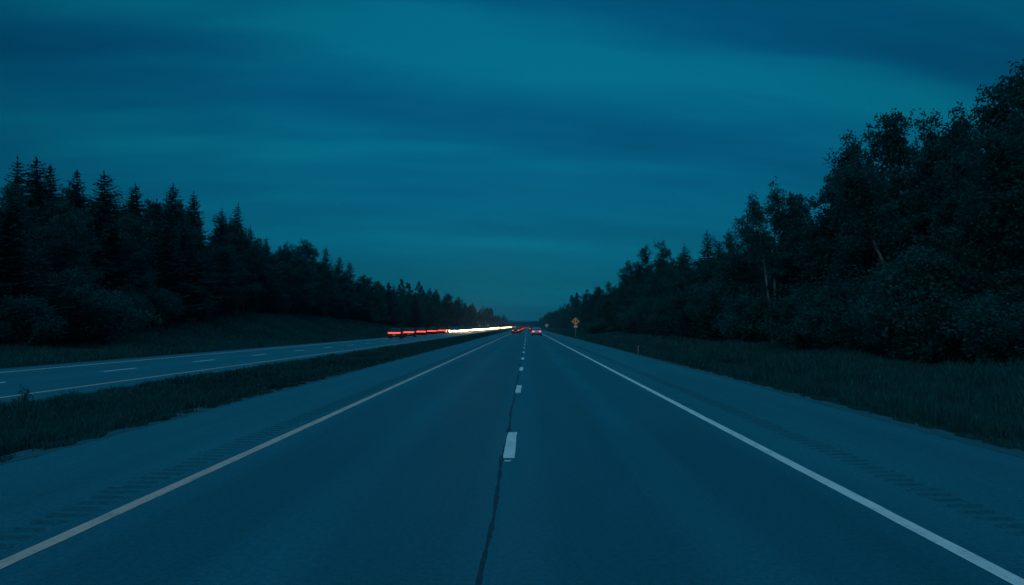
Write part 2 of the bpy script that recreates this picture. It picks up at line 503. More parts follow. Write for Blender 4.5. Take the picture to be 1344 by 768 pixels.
def make_spruce(seed, height=16.0, rmax=3.0, sparse=1.0):
    rng = np.random.default_rng(seed)
    bend = rng.normal(0, 0.15, 2)
    def ax(z):
        t = z / height
        return np.array([bend[0] * t * t * 2, bend[1] * t * t * 2, z])
    zz = np.linspace(0, height, 12)
    trunk = tube([ax(z) for z in zz], [0.19 * (1 - z / height) ** 0.8 + 0.012 for z in zz])
    P, D, S = [], [], []
    z = height * 0.05
    gap_a = rng.uniform(0, 6.28)
    while z < height * 0.985:
        t = z / height
        r = rmax * (1 - t) ** 0.76 * (0.35 + 0.65 * min(1, t / 0.16)) + 0.12
        nb = int(7 - 2 * t + rng.integers(0, 2))
        a0 = rng.uniform(0, 6.28)
        for k in range(nb):
            a = a0 + k * 6.283 / nb + rng.normal(0, 0.22)
            L = r * rng.uniform(0.5, 1.25) * (1 - 0.15 * math.cos(a - gap_a))
            if rng.random() < 0.06: L *= 0.4
            droop = rng.uniform(-0.34, -0.02) + 0.55 * max(0, t - 0.6)
            m = max(3, int(L / 0.13 * sparse))
            s = np.linspace(0.06, 1, m)
            base = ax(z)
            out = np.array([math.cos(a), math.sin(a), 0])
            tang = np.array([-math.sin(a), math.cos(a), 0])
            zc = droop * s * L + 0.16 * L * s ** 3
            line = base + out * (s * L)[:, None] + np.array([0, 0, 1.0]) * zc[:, None]
            wid = (0.10 + 0.42 * np.sin(np.pi * np.clip(s * 0.8 + 0.15, 0, 1))) * min(1, 0.35 + r / rmax)
            for sg in (-1, 1):
                side = tang * sg * wid[:, None] * rng.uniform(0.5, 1.0, m)[:, None]
                tip = line + side + out * (0.22 * wid)[:, None] + np.array([0, 0, -1]) * (wid * rng.uniform(0.1, 0.55, m))[:, None]
                P.append(line); D.append(tip - line)
            P.append(line); D.append(out * 0.2 + rng.normal(0, 0.09, (m, 3)))
        z += rng.uniform(0.26, 0.40) * (1 if t < 0.75 else 0.8)
    # leader
    tops = np.array([ax(height * q) for q in np.linspace(0.955, 1.0, 8)])
    P.append(tops); D.append(np.tile([0, 0, 0.28], (8, 1)) + rng.normal(0, 0.06, (8, 3)))
    P = np.concatenate(P); D = np.concatenate(D)
    n = len(P)
    w = np.cross(D, rng.normal(0, 1, (n, 3)) * 0.35 + np.array([0, 0, 1.0]))
    w /= np.linalg.norm(w, axis=1)[:, None] + 1e-9
    w *= (0.055 + 0.22 * np.linalg.norm(D, axis=1) * rng.uniform(0.5, 1.0, n))[:, None]
    v = np.stack([P - w * .35, P + D * 0.45 - w, P + D, P + D * 0.45 + w], 1).reshape(-1, 3)
    f = np.arange(4 * n).reshape(n, 4)
    return (np_mesh('spruce_trunk', *trunk, [M['bark']], smooth=True), np_mesh('spruce_crown', v, f, [M['spruce']]))

def make_broad(seed, height=14.0, rmax=3.2, low=0.1, bark='bark', leaf='leaf', limbs=24, per=120, lsize=0.105, stems=None):
    rng = np.random.default_rng(seed)
    parts, clumps = [], []
    if stems is None:
        stems = [(np.zeros(2), rng.normal(0, 0.5, 2), 1.0, 0.17)]
        if rng.random() < 0.6:
            stems.append((rng.normal(0, 0.15, 2), rng.normal(0, 1.3, 2), rng.uniform(0.75, 0.93), 0.12))
    for (b, lean, hf, r0) in stems:
        h = height * hf
        zz = np.linspace(0, h * 0.97, 11)
        wob = rng.normal(0, 0.07, (11, 2)).cumsum(0) * 0.6
        axis = np.array([[b[0] + lean[0] * (z / h) ** 1.3 + wob[i, 0], b[1] + lean[1] * (z / h) ** 1.3 + wob[i, 1], z] for i, z in enumerate(zz)])
        parts.append(tube(axis, [r0 * (1 - 0.92 * i / 10) + 0.01 for i in range(11)], 7))
        def at(t):
            return np.array([np.interp(t * 10, np.arange(11), axis[:, k]) for k in range(3)])
        nl = int(limbs / len(stems)) + 2
        a0 = rng.uniform(0, 6.28)
        for k in range(nl):
            t = low + (0.96 - low) * (k + rng.random() * 0.8) / nl
            shape = (0.35 + 0.65 * min(1, (t - low) / 0.22 + 0.3)) * (1 - t) ** 0.55
            L = rmax * shape * rng.uniform(0.6, 1.2) + 0.35
            a = a0 + k * 2.4 + rng.normal(0, 0.3)
            up = math.radians(rng.uniform(18, 62))
            d = np.array([math.cos(a) * math.cos(up), math.sin(a) * math.cos(up), math.sin(up)])
            s = np.linspace(0, 1, 5)
            p = at(t)
            pts = np.array([p + d * L * q + np.array([0, 0, 0.12 * L * q * q]) + rng.normal(0, 0.05 * L, 3) * q for q in s])
            parts.append(tube(pts, [r0 * 0.33 * (1 - t * 0.6) * (1 - 0.85 * q) + 0.006 for q in s], 5))
            nc = max(2, int(L / 0.55))
            for q in np.linspace(0.42, 1.0, nc):
                c = np.array([np.interp(q, s, pts[:, j]) for j in range(3)])
                clumps.append((c + rng.normal(0, 0.16, 3), rng.uniform(0.30, 0.56)))
        for q in np.linspace(0.88, 1.0, 3):
            clumps.append((at(min(q, 1.0)) + rng.normal(0, 0.12, 3) + np.array([0, 0, 0.15]), rng.uniform(0.25, 0.42)))
    pts = []
    for c, s in clumps:
        n = int(per * (s / 0.42) ** 2 * rng.uniform(0.6, 1.3))
        q = rng.normal(0, 1, (n, 3))
        rr = rng.random(n) ** 0.45
        q = q / np.linalg.norm(q, axis=1)[:, None] * rr[:, None] * s * 1.55
        q[:, 2] *= 0.78
        # each clump is broken into sprigs
        spr = rng.normal(0, s * 0.75, (8, 3))
        pick = rng.integers(0, 8, n // 2)
        q[:n // 2] = spr[pick] + rng.normal(0, 0.13, (n // 2, 3))
        pts.append(c + q)
    pts = np.concatenate(pts)
    pts[:, 2] = np.where(pts[:, 2] < 0.06, np.abs(pts[:, 2]) + 0.06, pts[:, 2])
    v, f = leaf_quads(pts, lsize, rng)
    tv, tf = join(parts)
    return (np_mesh('broad_trunk', tv, tf, [M[bark]], smooth=True), np_mesh('broad_crown', v, f, [M[leaf]]))

def make_shrub(seed, height=4.5, r=2.6, per=100, lsize=0.085):
    rng = np.random.default_rng(seed)
    parts, clumps = [], []
    for k in range(26):
        a = rng.uniform(0, 6.28)
        out = r * rng.uniform(0.15, 1.0)
        hh = height * (1 - 0.55 * (out / r) ** 2) * rng.uniform(0.75, 1.05)
        s = np.linspace(0, 1, 6)
        pts = np.array([[math.cos(a) * (0.12 + out * q ** 0.9), math.sin(a) * (0.12 + out * q ** 0.9), hh * q ** 0.85] for q in s]) + rng.normal(0, 0.08, (6, 3)) * s[:, None]
        parts.append(tube(pts, [0.035 * (1 - 0.8 * q) + 0.004 for q in s], 5))
        for q in np.linspace(0.12, 1.0, 7):
            c = np.array([np.interp(q, s, pts[:, j]) for j in range(3)])
            clumps.append((c + rng.normal(0, 0.2, 3), rng.uniform(0.28, 0.5)))
    pts = []
    for c, s in clumps:
        n = int(per * rng.uniform(0.6, 1.3))
        q = rng.normal(0, 1, (n, 3)); q = q / np.linalg.norm(q, axis=1)[:, None] * (rng.random(n) ** 0.4)[:, None] * s * 1.5
        pts.append(c + q)
    pts = np.concatenate(pts)
    pts[:, 2] = np.where(pts[:, 2] < 0.04, np.abs(pts[:, 2]) * 0.6 + 0.04, pts[:, 2])
    v, f = leaf_quads(pts, lsize, rng)
    tv, tf = join(parts)
    return (np_mesh('shrub_stem', tv, tf, [M['bark']], smooth=True), np_mesh('shrub_crown', v, f, [M['bush']]))

SPR = [(make_spruce(20 + i, 16.0, 4.0 + 0.35 * (i % 4), 1.15), 16.0) for i in range(6)]
BRD = [(make_broad(40 + i, 14.0, 3.6 + 0.3 * (i % 3), 0.06 + 0.05 * (i % 3), limbs=32), 14.0) for i in range(7)]
SHR = [(make_shrub(70 + i, 4.5, 2.2 + 0.35 * i), 4.5) for i in range(4)]
NAMES = {'S': ('spruce_tree', 'spruce', SPR, 'trunk', 'crown'), 'B': ('broadleaf_tree', 'tree', BRD, 'trunk', 'crown'), 'U': ('shrub', 'shrub', SHR, 'stem', 'crown')}
trng = np.random.default_rng(99)
cnt = {'S': 0, 'B': 0, 'U': 0}

def plant(kind, x, y, h, label, group=None, wide=None, meshes=None, rz=None):
    nm, cat, lib, tn, cn = NAMES[kind]
    k = cnt[kind]; cnt[kind] += 1
    (tm, cm), h0 = lib[(k * 5 + k // 3) % len(lib)] if meshes is None else meshes
    o = empty(nm, (x, y, Hs(x, y) - 0.05), trng.uniform(0, 6.28) if rz is None else rz)
    s = h / h0
    w = (s ** 0.6 if kind != 'U' else s) * trng.uniform(0.88, 1.15) if wide is None else wide
    o.scale = (w, w, s)
    tag(o, label, cat, group)
    mobj(tn, tm, o); mobj(cn, cm, o)
    return o

def by_top(kind, px, ty, x, label, group=None, wide=None, meshes=None, rz=None):
    """a tree standing x metres aside of the lane, its tip where the skyline has it"""
    y = x * FPX / (px - 692.0)
    h = CAMH + (428 - ty) / FPX * y - Hs(x, y)
    return plant(kind, x, y, h, label, group, wide, meshes, rz)

ORD = 'first second third fourth fifth sixth seventh eighth ninth tenth eleventh twelfth thirteenth fourteenth fifteenth sixteenth'.split()
# left wood: the skyline row
left_spr = [(14, 205), (40, 204), (63, 216), (93, 221), (132, 223), (178, 239), (218, 240), (254, 250), (286, 272), (306, 266), (326, 301), (350, 312), (368, 322)]
for i, (px, ty) in enumerate(left_spr):
    by_top('S', px, ty, -42 - 1.5 * (i % 2), f'dark pointed spruce, {ORD[i]} spire from the left edge on the left skyline', 'spruces on the left skyline')
left_mid = [('B', 386, 322), ('B', 402, 315), ('S', 426, 324), ('S', 443, 336), ('S', 459, 343), ('B', 476, 360), ('S', 497, 371), ('S', 517, 373), ('S', 535, 379), ('B', 552, 384), ('B', 571, 387), ('B', 588, 385), ('B', 603, 390)]
LM = ['narrow round-headed tree just right of the thirteen left spires', 'round-headed tree topping the left skyline right of the spruce spires', 'slim spruce right of the round-headed trees on the left skyline',
      'small spruce beside the slim one where the left skyline starts falling', 'isolated thin spruce spire halfway down the left skyline', 'low rounded tree below the thin spruce spire on the left skyline',
      'short dark spruce on the far slope of the left skyline', 'second short spruce on the far slope of the left skyline', 'last pointed spruce before the left skyline turns rounded',
      'rounded tree next to the last spruce of the left skyline', 'rounded tree above the far end of the red lights', 'bulging rounded tree above the white headlight glare', 'last big round tree before the distant left woods']
for (kd, px, ty), lb in zip(left_mid, LM):
    by_top(kd, px, ty, -40.5, lb, 'trees along the falling left skyline')
# second row just behind, filling the gaps
for row_x, d0, d1, first in ((-47.5, 20, 36, 60.0), (-53, 16, 30, 66.0)):
    yv = first
    while yv < 340:
        x = row_x + trng.normal(0, 1.0)
        px = 692 + x / yv * FPX
        sky = np.interp(px, [0, 60, 130, 220, 310, 400, 460, 540, 600, 640], [205, 214, 224, 242, 275, 318, 345, 380, 390, 408]) + trng.uniform(d0, d1)
        h = CAMH + (428 - sky) / FPX * yv - Hs(x, yv)
        plant('S' if trng.random() < 0.6 else 'B', x, yv, max(6, h), 'dark tree filling the gaps behind the left skyline spruces', 'trees behind the left skyline', wide=trng.uniform(1.0, 1.2))
        yv += 4.6 + yv * 0.02
# front of the left wood
yv = 47.0; i = 0
while yv < 330:
    x = -35.5 + trng.normal(0, 1.0)
    kd = 'B' if trng.random() < 0.72 else 'S'
    plant(kd, x, yv, trng.uniform(8.5, 12.5) if yv < 100 else trng.uniform(7.5, 10.5), 'half-grown dark tree in the front rank of the left wood', 'front rank of the left wood', wide=trng.uniform(0.85, 1.1))
    yv += 3.6 + yv * 0.012
by_top('U', 105, 362, -31.8, 'big rounded bush at the foot of the left wood beside the far carriageway', 'bushes below the left wood', wide=1.45, meshes=SHR[3])
for px, ty, x in ((22, 385, -31.6), (62, 395, -33.2), (165, 380, -33), (205, 378, -33), (250, 372, -34), (290, 378, -34.5), (325, 388, -35)):
    by_top('U', px, ty, x, 'low bush in the dark foot of the left wood', 'low bushes below the left wood')
yv = 125
while yv < 320:
    plant('U', -34.6 + trng.normal(0, 0.6), yv, trng.uniform(2.5, 4.5), 'small bush on top of the grassy left bank', 'bushes on the left bank')
    yv += 8 + yv * 0.03

# right wood: skyline row
right_sky = [('B', 1345, 82, 23.5), ('B', 1312, 116, 24.5), ('B', 1278, 150, 25), ('B', 1248, 170, 26), ('B', 1214, 155, 24.5), ('B', 1166, 154, 24), ('B', 1134, 184, 24), ('B', 1104, 197, 23), ('B', 1083, 232, 22.5),
             ('B', 1050, 255, 23.5), ('B', 985, 268, 23), ('B', 960, 302, 24), ('S', 930, 303, 29), ('S', 899, 321, 29), ('B', 868, 318, 21.5), ('B', 846, 322, 21.5), ('B', 822, 344, 21), ('B', 800, 370, 21), ('B', 785, 376, 21.5), ('B', 768, 384, 21)]
RL = ['tallest dark tree cut by the right edge of the picture', 'tall dark tree one step in from the right edge', 'dark tree in the notch between the two highest right crowns', 'lower tree behind the dip of the right skyline',
      'tall leafy tree with twin tops above the big willow-like shrub', 'broad leafy tree at the highest point left of the right skyline dip', 'open leafy tree with sky showing through on the right skyline',
      'leafy tree forming the steep left shoulder of the tall right group', 'shorter leafy tree hanging off the left flank of the tall right group', 'smaller tree below the steep shoulder of the tall right group', 'leafy tree left of the pale forked birch', 'low tree between the pale birch and the right spruces',
      'taller of the two dark spruces on the right skyline', 'smaller of the two dark spruces on the right skyline', 'round tree left of the two right spruces', 'round-headed tree at the left end of the dense right wood',
      'leaning round tree where the right skyline drops', 'low round tree well right of the orange warning sign, on the falling skyline', 'smaller round tree a little right of the orange warning sign', 'tree rising nearest above the orange warning sign']
for (kd, px, ty, x), lb in zip(right_sky, RL):
    by_top(kd, px, ty, x, lb, 'trees on the right skyline', wide=(1.08 if 1080 < px < 1225 else 0.92) if kd == 'B' else None)
# pale-stemmed birch and the leaning pale trunk
birch = (make_broad(91, 14.0, 2.5, 0.50, 'pale_bark', 'leaf', 26, 110, 0.10,
                    stems=[(np.array([0.0, 0]), np.array([-1.3, 0.2]), 0.93, 0.13), (np.array([0.15, 0.1]), np.array([0.1, 0]), 1.0, 0.14), (np.array([0.3, 0]), np.array([1.2, -0.3]), 0.9, 0.11)]), 14.0)
o = by_top('B', 1013, 238, 19.6, 'pale forked birch with three bare stems in the right wood', None, 1.0, birch, 0.0); o.name = 'birch_tree'; o['category'] = 'birch'
lean = (make_broad(95, 13.0, 2.4, 0.62, 'pale_bark', 'leaf', 22, 110, 0.10, stems=[(np.array([0.6, 0]), np.array([-3.2, 0.3]), 1.0, 0.15)]), 13.0)
o = by_top('B', 1172, 215, 20.3, 'tree with a pale slanting trunk leaning left in the right wood', None, 1.0, lean, 0.0); o.name = 'leaning_tree'
# second row behind
yv = 33.0
while yv < 380:
    x = 28.5 + trng.normal(0, 1.6)
    px = 692 + x / yv * FPX
    if px < 1480:
        sky = np.interp(px, [720, 760, 800, 850, 900, 960, 1020, 1080, 1110, 1170, 1215, 1270, 1344, 1480], [408, 388, 372, 325, 335, 312, 262, 255, 212, 178, 178, 175, 110, 60]) + (trng.uniform(12, 30) if px < 960 else trng.uniform(26, 50))
        h = CAMH + (428 - sky) / FPX * yv - Hs(x, yv)
        plant('B' if trng.random() < 0.8 else 'S', x, yv, max(6, h), 'dark tree filling the gaps behind the right skyline row', 'trees behind the right skyline')
    yv += 3.4 + yv * 0.016
# front of the right wood: half-grown trees and bushes reaching the grass
by_top('U', 1228, 322, 18.6, 'big willow-like shrub bulging forward from the right wood', None, wide=1.25, meshes=SHR[2])
by_top('U', 1325, 385, 18.4, 'dark bush at the right edge in front of the wood', None, wide=1.0, meshes=SHR[1])
for px, ty, x in ((1290, 372, 20), (1180, 388, 19.6), (1150, 372, 18.4), (1120, 360, 19.8), (1090, 385, 18.6), (1062, 372, 18.5), (1040, 395, 20), (985, 382, 18.6), (962, 372, 19.2), (940, 368, 18.0), (915, 374, 18.2), (893, 385, 18.6), (872, 392, 19), (850, 388, 18.8), (833, 398, 18.8)):
    by_top('U', px, ty, x, 'dense bush at the foot of the right wood, meeting the grass', 'bushes below the right wood', wide=trng.uniform(1.0, 1.35))
yv = 36.0
while yv < 330:
    x = 21.8 + trng.normal(0, 0.7)
    px = 692 + x / yv * FPX
    if not (995 < px < 1032 or 1140 < px < 1180):
        plant('B' if trng.random() < 0.85 else 'S', x, yv, trng.uniform(7.0, 10.5) if yv < 110 else trng.uniform(8.5, 12), 'half-grown tree in the front rank of the right wood', 'front rank of the right wood', wide=trng.uniform(0.8, 1.05))
    yv += 3.4 + yv * 0.014
plant('U', 13.4, 176, 3.2, 'pale bush on the grass just right of the orange warning sign', None, wide=1.2, meshes=SHR[3])

# woods from 330 m on, both sides, closing over the road far ahead (nobody could count them)
def far_wood(name, seed, n, xf, y0, y1, hmin, hmax):
    rng = np.random.default_rng(seed)
    P = []
    for k in range(n):
        y = y0 + (y1 - y0) * rng.random() ** 1.3
        x = xf(rng, y)
        h = rng.uniform(hmin, hmax); r = rng.uniform(2.0, 3.6)
        m = 150
        t = rng.random(m) ** 0.8
        prof = r * (np.sin(np.pi * np.clip(t * 0.9 + 0.12, 0, 1)) ** 0.7 if rng.random() < 0.6 else (1 - t) ** 0.8 + 0.06)
        a = rng.random(m) * 6.28
        q = rng.random(m) ** 0.5
        z0 = Hs(x, y)
        P.append(np.stack([x + np.cos(a) * prof * q, y + np.sin(a) * prof * q, z0 + 0.3 + t * h], 1))
    P = np.concatenate(P)
    v, f = leaf_quads(P, 0.55, rng, aspect=0.7)
    return tag(mobj(name, np_mesh(name, v, f, [M['leaf']])), kind='stuff')
far_wood('distant_woods', 1, 330, lambda r, y: -36 - r.random() * 26 + 6 * math.sin(y * 0.01), 320, 1500, 11, 17)
far_wood('distant_woods', 2, 330, lambda r, y: 20 + r.random() * 24, 330, 1500, 10, 16)
far_wood('distant_woods', 3, 800, lambda r, y: r.uniform(-230, 200), 1830, 1960, 9, 13)

# ---------------------------------------------------------------- vehicles
M['carpaint_dark'] = plain('dark_car_paint', (0.012, 0.016, 0.02), 0.5, 0.0, 0.05)
M['carpaint_grey'] = plain('grey_car_paint', (0.16, 0.18, 0.20), 0.28, 0.3, 0.05)
M['carpaint_silver'] = plain('silver_car_paint', (0.36, 0.38, 0.40), 0.3, 0.5, 0.05)
M['glass'] = plain('car_glass', (0.012, 0.016, 0.02), 0.06, 0.0, 0.05)
M['rubber'] = plain('tyre_rubber', (0.02, 0.02, 0.021), 0.85, 0.0, 0.2)
M['rim'] = plain('wheel_alloy', (0.35, 0.36, 0.37), 0.35, 0.8, 0.05)
M['plastic'] = plain('black_bumper_plastic', (0.022, 0.023, 0.025), 0.55)
M['plate'] = plain('licence_plate_white', (0.72, 0.73, 0.70), 0.5)
M['tail_pink'] = emit('pink_red_tail_lamp', (1.0, 0.10, 0.21), 2.0)
M['tail_red'] = emit('red_tail_lamp', (1.0, 0.034, 0.018), 7.0)
M['tail_far'] = emit('far_tail_lamp', (1.0, 0.05, 0.06), 6.0)
M['head'] = emit('warm_headlamp', (1.0, 0.58, 0.22), 120.0)
M['head_far'] = emit('pale_headlamp', (1.0, 0.85, 0.78), 6.0)

def loft(rings):
    n = len(rings[0]); v = np.concatenate(rings); f = []
    for i in range(len(rings) - 1):
        for k in range(n):
            k2 = (k + 1) % n
            f.append((i * n + k, i * n + k2, (i + 1) * n + k2, (i + 1) * n + k))
    return v, f, n

def ring(y, hw, z0, z1, e=0.28, n=20):
    out = []
    for k in range(n):
        a = 2 * math.pi * (k + 0.5) / n
        c, s = math.cos(a), math.sin(a)
        px = hw * math.copysign(abs(c) ** e, c)
        pz = (z0 + z1) / 2 + (z1 - z0) / 2 * math.copysign(abs(s) ** e, s)
        out.append((px, y, pz))
    return np.array(out)

def car_body_mesh():
    """front at +y, 4.55 m long; wheel arches are cut by dark liners"""
    rings = [ring(-2.26, .70, .42, .88), ring(-2.20, .82, .30, .98), ring(-1.9, .88, .24, 1.02), ring(-1.2, .905, .20, 1.0), ring(0, .91, .19, .97),
             ring(1.0, .905, .20, .93), ring(1.7, .88, .22, .86), ring(2.1, .80, .26, .76), ring(2.26, .64, .34, .62)]
    v, f, n = loft(rings)
    bm = bmesh.new()
    vs = [bm.verts.new(p) for p in v]
    for q in f: bm.faces.new([vs[i] for i in q])
    bm.faces.new(vs[:n]); bm.faces.new(vs[-n:][::-1])
    # roof and pillars
    rr = [ring(-1.42, .60, 1.36, 1.41), ring(-1.0, .64, 1.40, 1.465), ring(-.2, .655, 1.42, 1.485), ring(.35, .63, 1.37, 1.44)]
    v, f, n = loft(rr)
    vs = [bm.verts.new(p) for p in v]
    for q in f: bm.faces.new([vs[i] for i in q])
    bm.faces.new(vs[:n]); bm.faces.new(vs[-n:][::-1])
    for s in (-1, 1):
        for p0, p1 in (((s * .80, -2.0, .98), (s * .60, -1.40, 1.40)), ((s * .80, 1.15, .92), (s * .62, .36, 1.40)), ((s * .83, -.1, .96), (s * .645, -.15, 1.44))):
            bm_cyl(bm, p0, p1, 0.045, seg=8)
    me = bpy.data.meshes.new('car_body'); bmesh.ops.recalc_face_normals(bm, faces=bm.faces); bm.to_mesh(me); bm.free()
    for p in me.polygons: p.use_smooth = True
    return me

def quad_mesh(name, pts, mat, th=0.012, nrm=None):
    """a thin solid pane from four points"""
    p = [Vector(q) for q in pts]
    n_ = (p[1] - p[0]).cross(p[3] - p[0]).normalized() * th
    v = [tuple(q) for q in p] + [tuple(q - n_) for q in p]
    f = [(0, 1, 2, 3), (7, 6, 5, 4), (0, 4, 5, 1), (1, 5, 6, 2), (2, 6, 7, 3), (3, 7, 4, 0)]
    return np_mesh(name, np.array(v), np.array(f), [mat])

def rbox_mesh(name, s, mat, bev=0.03):
    bm = bmesh.new(); bm_box(bm, (0, 0, 0), s, bev)
    me = bpy.data.meshes.new(name); bm.to_mesh(me); bm.free(); me.materials.append(mat)
    return me

BODY = car_body_mesh()
BODIES = {}
for k in ('dark', 'grey', 'silver'):
    b = BODY.copy(); b.materials.append(M['carpaint_' + k]); BODIES[k] = b
REARW = quad_mesh('rear_window', [(-.73, -2.0, 1.0), (.73, -2.0, 1.0), (.57, -1.43, 1.385), (-.57, -1.43, 1.385)], M['glass'])
FRONTW = quad_mesh('windscreen', [(.75, 1.14, .93), (-.75, 1.14, .93), (-.58, .37, 1.395), (.58, .37, 1.395)], M['glass'])
SIDEL = quad_mesh('side_window', [(-.815, 1.08, .94), (-.815, -1.95, .99), (-.625, -1.38, 1.39), (-.645, .34, 1.41)], M['glass'])
SIDER = quad_mesh('side_window', [(.815, -1.95, .99), (.815, 1.08, .94), (.645, .34, 1.41), (.625, -1.38, 1.39)], M['glass'])
PLATE = rbox_mesh('licence_plate', (.42, .02, .14), M['plate'], .006)
BUMP = rbox_mesh('bumper', (1.62, .16, .2), M['plastic'], .05)
MIRR = rbox_mesh('mirror', (.2, .12, .14), M['plastic'], .03)
def wheel_meshes():
    bm = bmesh.new(); bm_cyl(bm, (-.1, 0, 0), (.1, 0, 0), .32, seg=20)
    bmesh.ops.bevel(bm, geom=[e for e in bm.edges if len(e.link_faces) == 2 and abs(e.verts[0].co.x - e.verts[1].co.x) < .01], offset=.03, segments=2, affect='EDGES')
    a = bpy.data.meshes.new('tyre'); bm.to_mesh(a); bm.free(); a.materials.append(M['rubber'])
    bm = bmesh.new(); bm_cyl(bm, (-.106, 0, 0), (.106, 0, 0), .2, seg=14)
    b = bpy.data.meshes.new('rim'); bm.to_mesh(b); bm.free(); b.materials.append(M['rim'])
    return a, b
TYRE, RIM = wheel_meshes()
LAMPS = {}
for k in ('tail_pink', 'tail_red', 'tail_far', 'head', 'head_far'):
    LAMPS[k] = rbox_mesh('tail_lamp' if 'tail' in k else 'headlamp', (.40, .08, .24) if k == 'tail_pink' else (.26, .07, .12) if 'tail' in k else (.34, .09, .26), M[k], .03)
BAR = rbox_mesh('lamp_bar', (1.72, .06, .14), M['tail_red'], .02)
HBAR = rbox_mesh('light_bar', (1.5, .05, .10), M['head'], .02)

def car(x, y, facing, label, group, colour='grey', tail='tail_red', head=None, full=True, bar=False, scale=1.0, dz=0.0):
    """facing +1: driving away from the camera (rear lamps towards it); -1: coming towards it"""
    o = empty('car', (x, y, dz), 0 if facing > 0 else math.pi)
    o.scale = (scale,) * 3
    tag(o, label, 'car', group)
    mobj('body', BODIES[colour], o)
    mobj('rear_window' if facing > 0 else 'windscreen', REARW if facing > 0 else FRONTW, o)
    if full:
        mobj('windscreen' if facing > 0 else 'rear_window', FRONTW if facing > 0 else REARW, o)
        mobj('side_window', SIDEL, o); mobj('side_window', SIDER, o)
        for s in (-1, 1):
            for yy in (-1.38, 1.36):
                w = empty('wheel', (0, 0, 0)); w.parent = o; w.location = (s * .80, yy, .32)
                mobj('tyre', TYRE, w); mobj('rim', RIM, w)
            mobj('mirror', MIRR, o, (s * .95, .95, .98))
        mobj('bumper', BUMP, o, (0, -2.22, .40) if facing > 0 else (0, 2.2, .36))
        mobj('licence_plate', PLATE, o, (0, -2.312, .55) if facing > 0 else (0, 2.29, .38))
    for s in (-1, 1):
        if facing > 0: mobj('tail_lamp', LAMPS[tail], o, (s * .60, -2.235, .80))
        else: mobj('headlamp', LAMPS[head], o, (s * .62, 2.19, .64))
    if bar:
        if facing > 0: mobj('lamp_bar', BAR, o, (0, -2.262, .83))
        else: mobj('light_bar', HBAR, o, (0, 2.27, .645))
    return o

# the car ahead in the right lane
car(1.72, 168, 1, 'silver saloon ahead in the right lane with two big glowing pink rear lamps', None, 'silver', 'tail_pink')
# left lane ahead: red rear lamps receding
for y in (205, 232, 262, 298, 340, 395):
    car(-2.6 + 0.0022 * (y - 205), y, 1, 'dark car in the red-lit file ahead in the left lane', 'file of red-lit cars in the left lane', 'dark', 'tail_red', full=y < 240)
# both lanes far ahead
for x, y in ((1.6, 330), (-1.5, 455), (1.7, 430), (-2.0, 560), (1.6, 540), (1.9, 700)):
    car(x, y, 1, 'far-off car with pinkish rear lamps near the vanishing point', 'far-off cars near the vanishing point', 'dark', 'tail_far', full=False)
# far carriageway: red rear lamps first, then the oncoming headlamps
y = 129.0
while y < 240:
    car(-18.7, y, 1, 'dark car in the row of wide glowing red rear lamps on the far carriageway', 'red-lit row on the far carriageway', 'dark', 'tail_red', full=y < 150, bar=True).scale = (1, 0.76, 1)
    y += 15.0 * (y / 125) ** 0.8
y = 206.0; k = 0
while y < 520:
    car(-16.7, y, -1, 'dark oncoming car with glaring warm headlamps on the far carriageway', 'oncoming cars with glaring headlamps', 'dark', None, 'head', full=False, bar=True)
    y += 7.0 + (y - 196) * 0.035; k += 1
for yy in (620, 660, 760, 820, 900):
    car(-17.0, yy, -1, 'far oncoming car, a separate spark of headlamps before the vanishing point', 'far oncoming cars', 'dark', None, 'head', full=False, scale=1.0)
for x, yy in ((-17, 1050), (-14.8, 1150)):
    car(x, yy, -1, 'tiny oncoming car with pale lamps at the horizon', 'tiny oncoming cars at the horizon', 'dark', None, 'head_far', full=False)

# lit beams of the oncoming cars (real headlamps)
for k, yy in enumerate((208, 224, 243, 268, 300, 335, 380, 440, 620)):
    ld = bpy.data.lights.new('headlamp_beam', 'SPOT')
    ld.energy = 6000; ld.color = (1.0, 0.62, 0.34); ld.spot_size = R(76); ld.spot_blend = 1.0; ld.shadow_soft_size = 0.15
    lo = bpy.data.objects.new('headlamp_beam', ld); link(lo)
    lo.location = (-16.0, yy - 2.7, 0.72)
    lo.rotation_euler = (R(52), 0, R(180))
    lm = bpy.data.lights.new('main_beam', 'SPOT')
    lm.energy = 900; lm.color = (1.0, 0.60, 0.30); lm.spot_size = R(50); lm.spot_blend = 1.0; lm.shadow_soft_size = 0.12
    lo = bpy.data.objects.new('main_beam', lm); link(lo)
    lo.location = (-15.9, yy - 2.6, 0.78)
    lo.rotation_euler = (R(90), 0, R(180))

# ---------------------------------------------------------------- signs and marker post
M['orange'] = plain('orange_sign_sheeting', (0.95, 0.52, 0.22), 0.45)
M['black_print'] = plain('brown_sign_print', (0.16, 0.06, 0.03), 0.6)
M['cream'] = plain('cream_plaque', (0.85, 0.78, 0.66), 0.5)
M['white_sign'] = plain('white_sign_sheeting', (0.70, 0.78, 0.76), 0.45)
M['green_print'] = plain('dark_green_print', (0.06, 0.16, 0.15), 0.5)
M['galv'] = plain('galvanised_steel', (0.30, 0.32, 0.32), 0.5, 0.6)

def poly_prism(bm, pts, y0, y1):
    a = [bm.verts.new((p[0], y0, p[1])) for p in pts]; b = [bm.verts.new((p[0], y1, p[1])) for p in pts]
    bm.faces.new(a); bm.faces.new(b[::-1])
    n = len(pts)
    for i in range(n): bm.faces.new((a[i], b[i], b[(i + 1) % n], a[(i + 1) % n]))

